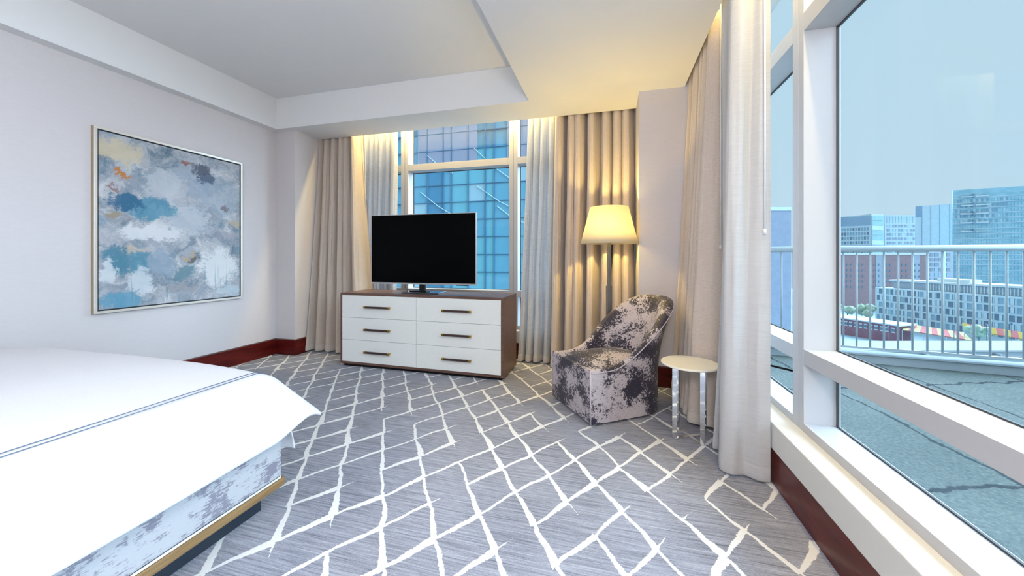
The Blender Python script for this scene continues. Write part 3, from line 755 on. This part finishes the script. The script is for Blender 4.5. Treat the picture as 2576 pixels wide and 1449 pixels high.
tree(2132, 782, 172, 2.6, 'hazy green tree in front of the brick block, leftmost in the view'); tree(2180, 780, 172, 3.2, 'round hazy tree at the foot of the brick block, right of its neighbour')
tree(2462, 836, 119, 2.3, 'green tree between the two striped awnings')
struct(MB().box(-60, 420, 60, 460, GZ-.5, GZ).build('city_ground', road), 'hazy streets far below the terrace')
# the roof next door, just beyond the railing
a, b = at(1900, 870, 15.5), at(2900, 870, 15.5)
coping = plain('coping_paint', (.26, .31, .34), .8)
r, T, L = building('neighbouring_roof', 'pale flat neighbouring roof edge seen through the railing', a, b, -6, -2.70, 1.7, plain('roof_edge', (.22, .30, .35), .8), 'roof')
MB().box(0, L, -.05, 1.7, -2.70, -2.62, T).build('coping', coping, r); MB().box(0, L, -.08, .02, -2.92, -2.85, T).build('ledge', coping, r)
for f in (.42, .60): MB().tube([T @ Vector((L*f, .2, -2.78)), T @ Vector((L*f, -.25, -2.78))], .04, 10).build('vent_pipe', greyf, r)
# building seen through the narrow pane
a, b = at(1900, 560, 95), at(1990, 560, 95)
r, T, L = building('plain_block', 'plain grey-blue block seen through the narrow pane by the curtain', a, b, GZ, at(1950, 521, 95).z, 15, facade_mat('mauve_panels', (.20, .25, .33), (.23, .28, .36)))
MB().box(-.2, L+.1, -.15, .2, at(1950, 521, 95).z-.9, at(1950, 521, 95).z, T).build('parapet', pale, r)

# glass tower opposite the back window: a grid of panes with mullions
wy = 20.0
PK = (.80, .78, .78)
def pk(*c): return tuple(a*b for a, b in zip(c, PK))
pane_m = [facade_mat('pane_azure', pk(.13, .43, .62), pk(.20, .52, .70), (.3, .3, .3), .2), facade_mat('pane_deep', pk(.07, .28, .48), pk(.11, .35, .55), (.3, .3, .3), .2), facade_mat('pane_sky', pk(.34, .62, .76), pk(.44, .69, .81), (.3, .3, .3), .2), facade_mat('pane_cyan', pk(.16, .52, .66), pk(.22, .58, .71), (.3, .3, .3), .2)]
tw = empty('glazed_tower', (-6, wy, -20), 0, 'blue glass curtain-wall tower facing the window behind the dresser', 'building')
MB().box(-20, -1.6, wy+.1, wy+12, -20, 40, None).build('wall', pane_m[0], tw)
xs = [-11.6]
rg = random.Random(4)
while xs[-1] < -2.2: xs.append(xs[-1]+(1.05 if len(xs) % 3 else .52))
zs = [-1.6+1.02*k for k in range(12)]
proto = {}; cnt = 0; tone = [rg.choice([0, 0, 1, 3, 2, 3]) for _ in xs]
for k in range(len(zs)-1):
    for i in range(len(xs)-1):
        mt = pane_m[tone[i] if rg.random() < .72 else rg.randrange(4)]; key = (round(xs[i+1]-xs[i], 2), mt)
        if cnt >= 100: continue
        if key not in proto:
            me = bpy.data.meshes.new('glass_panel'); b = MB().box(0, key[0]-.03, -.02, .02, 0, .99); me.from_pydata([tuple(v) for v in b.v], [], b.f); me.materials.append(mt); proto[key] = me
        o = bpy.data.objects.new('glass_panel', proto[key]); C.objects.link(o); o.parent = tw; o.location = (xs[i]+.015+6, .03, zs[k]+.015+20); W[o] = W[tw]; cnt += 1
m = MB()
for x in xs: m.box(x-.018, x+.018, wy-.06, wy+.1, -3, 12)
for z in zs+[zs[-1]+1.02*j for j in range(1, 3)]: m.box(-14, -1, wy-.05, wy+.1, z-.016, z+.016)
m.build('mullion_grid', plain('tower_mullion', (.05, .16, .28), .5), tw)
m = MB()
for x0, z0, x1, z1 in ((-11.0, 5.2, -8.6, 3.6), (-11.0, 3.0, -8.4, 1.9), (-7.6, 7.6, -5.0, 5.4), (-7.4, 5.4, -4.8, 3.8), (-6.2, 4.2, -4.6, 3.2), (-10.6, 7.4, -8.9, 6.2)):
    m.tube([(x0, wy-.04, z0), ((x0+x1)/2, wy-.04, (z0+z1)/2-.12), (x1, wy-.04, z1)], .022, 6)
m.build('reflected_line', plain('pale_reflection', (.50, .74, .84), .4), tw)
MB().box(-11.2, -7.4, wy-.03, wy+.06, 6.6, 9.4).build('blind', facade_mat('mauve_blind', (.27, .30, .40), (.31, .33, .43), (.2, .2, .2)), tw)
MB().box(-5.6, -3.2, wy-.03, wy+.06, 6.9, 9.4).build('blind', facade_mat('lilac_blind', (.28, .31, .41), (.32, .34, .44), (.2, .2, .2)), tw)

# ------------------------------------------------------------------ light
wd = bpy.data.worlds.new('overcast_sky'); bpy.context.scene.world = wd; wd.use_nodes = True
nt = wd.node_tree; nt.nodes.clear()
o = nt.nodes.new('ShaderNodeOutputWorld'); bg = nt.nodes.new('ShaderNodeBackground'); tc_ = nt.nodes.new('ShaderNodeTexCoord')
sp = nt.nodes.new('ShaderNodeSeparateXYZ'); rp = nt.nodes.new('ShaderNodeValToRGB')
nt.links.new(tc_.outputs['Generated'], sp.inputs[0]); nt.links.new(sp.outputs[2], rp.inputs[0]); nt.links.new(rp.outputs[0], bg.inputs[0]); nt.links.new(bg.outputs[0], o.inputs[0])
e = rp.color_ramp.elements; e[0].position = 0; e[0].color = (.55, .755, .885, 1); e[1].position = .5; e[1].color = (.51, .73, .865, 1)
bg.inputs[1].default_value = 1.0
def sun(name, d, s, col, ang):
    l = bpy.data.lights.new(name, 'SUN'); l.energy = s; l.color = col; l.angle = math.radians(ang)
    o = bpy.data.objects.new(name, l); C.objects.link(o); o.rotation_euler = Vector(d).to_track_quat('-Z', 'Y').to_euler()
def lamp(name, loc, p, col, r):
    l = bpy.data.lights.new(name, 'POINT'); l.energy = p; l.color = col; l.shadow_soft_size = r
    o = bpy.data.objects.new(name, l); C.objects.link(o); o.location = loc
def strip(name, loc, sx, sy, p, col, rot=(0, 0, 0)):
    l = bpy.data.lights.new(name, 'AREA'); l.shape = 'RECTANGLE'; l.size = sx; l.size_y = sy; l.energy = p; l.color = col
    o = bpy.data.objects.new(name, l); C.objects.link(o); o.location = loc; o.rotation_euler = rot
DAY = (.58, .79, 1.0)
sun('sky_light_side', (-1, -.10, -.54), 13.5, DAY, 84)
sun('sky_light_back', (.05, -1, -.45), 7.0, DAY, 100)
sun('sky_light_city', (.75, .55, -.45), .6, (.95, .98, 1.0), 40)
lamp('lamp_bulb', (lx, ly, 1.62), 47, (1, .73, .20), .03)
strip('cove_strip_back', (-2.0, 4.425, 3.26), 2.66, .03, 50, (1, .76, .27))
strip('cove_strip_side', (.90, 1.4, 3.24), .04, 3.2, 38, (1, .74, .25))
lamp('rear_fill', (0, -.8, 2.1), 118, (.95, .95, 1), .22)  # added fill light behind the camera, no fixture there
lamp('tray_fill', (-1.6, .2, 2.6), 36, (.96, .97, 1), .3)  # added fill under the tray to brighten the ceiling

# ------------------------------------------------------------------ camera
cam = bpy.data.cameras.new('camera'); co = bpy.data.objects.new('camera', cam); C.objects.link(co)
cam.sensor_fit = 'HORIZONTAL'; cam.sensor_width = 36; cam.lens = 36*925.7/2576
cam.shift_y = (648-724.5)/2576; cam.clip_start = .02; cam.clip_end = 2000
co.location = (0, 0, 1.27); co.rotation_euler = (PI/2, 0, math.atan2(S_, C_))
sc = bpy.context.scene; sc.camera = co
sc.view_settings.view_transform = 'Standard'; sc.view_settings.look = 'None'; sc.view_settings.exposure = 0
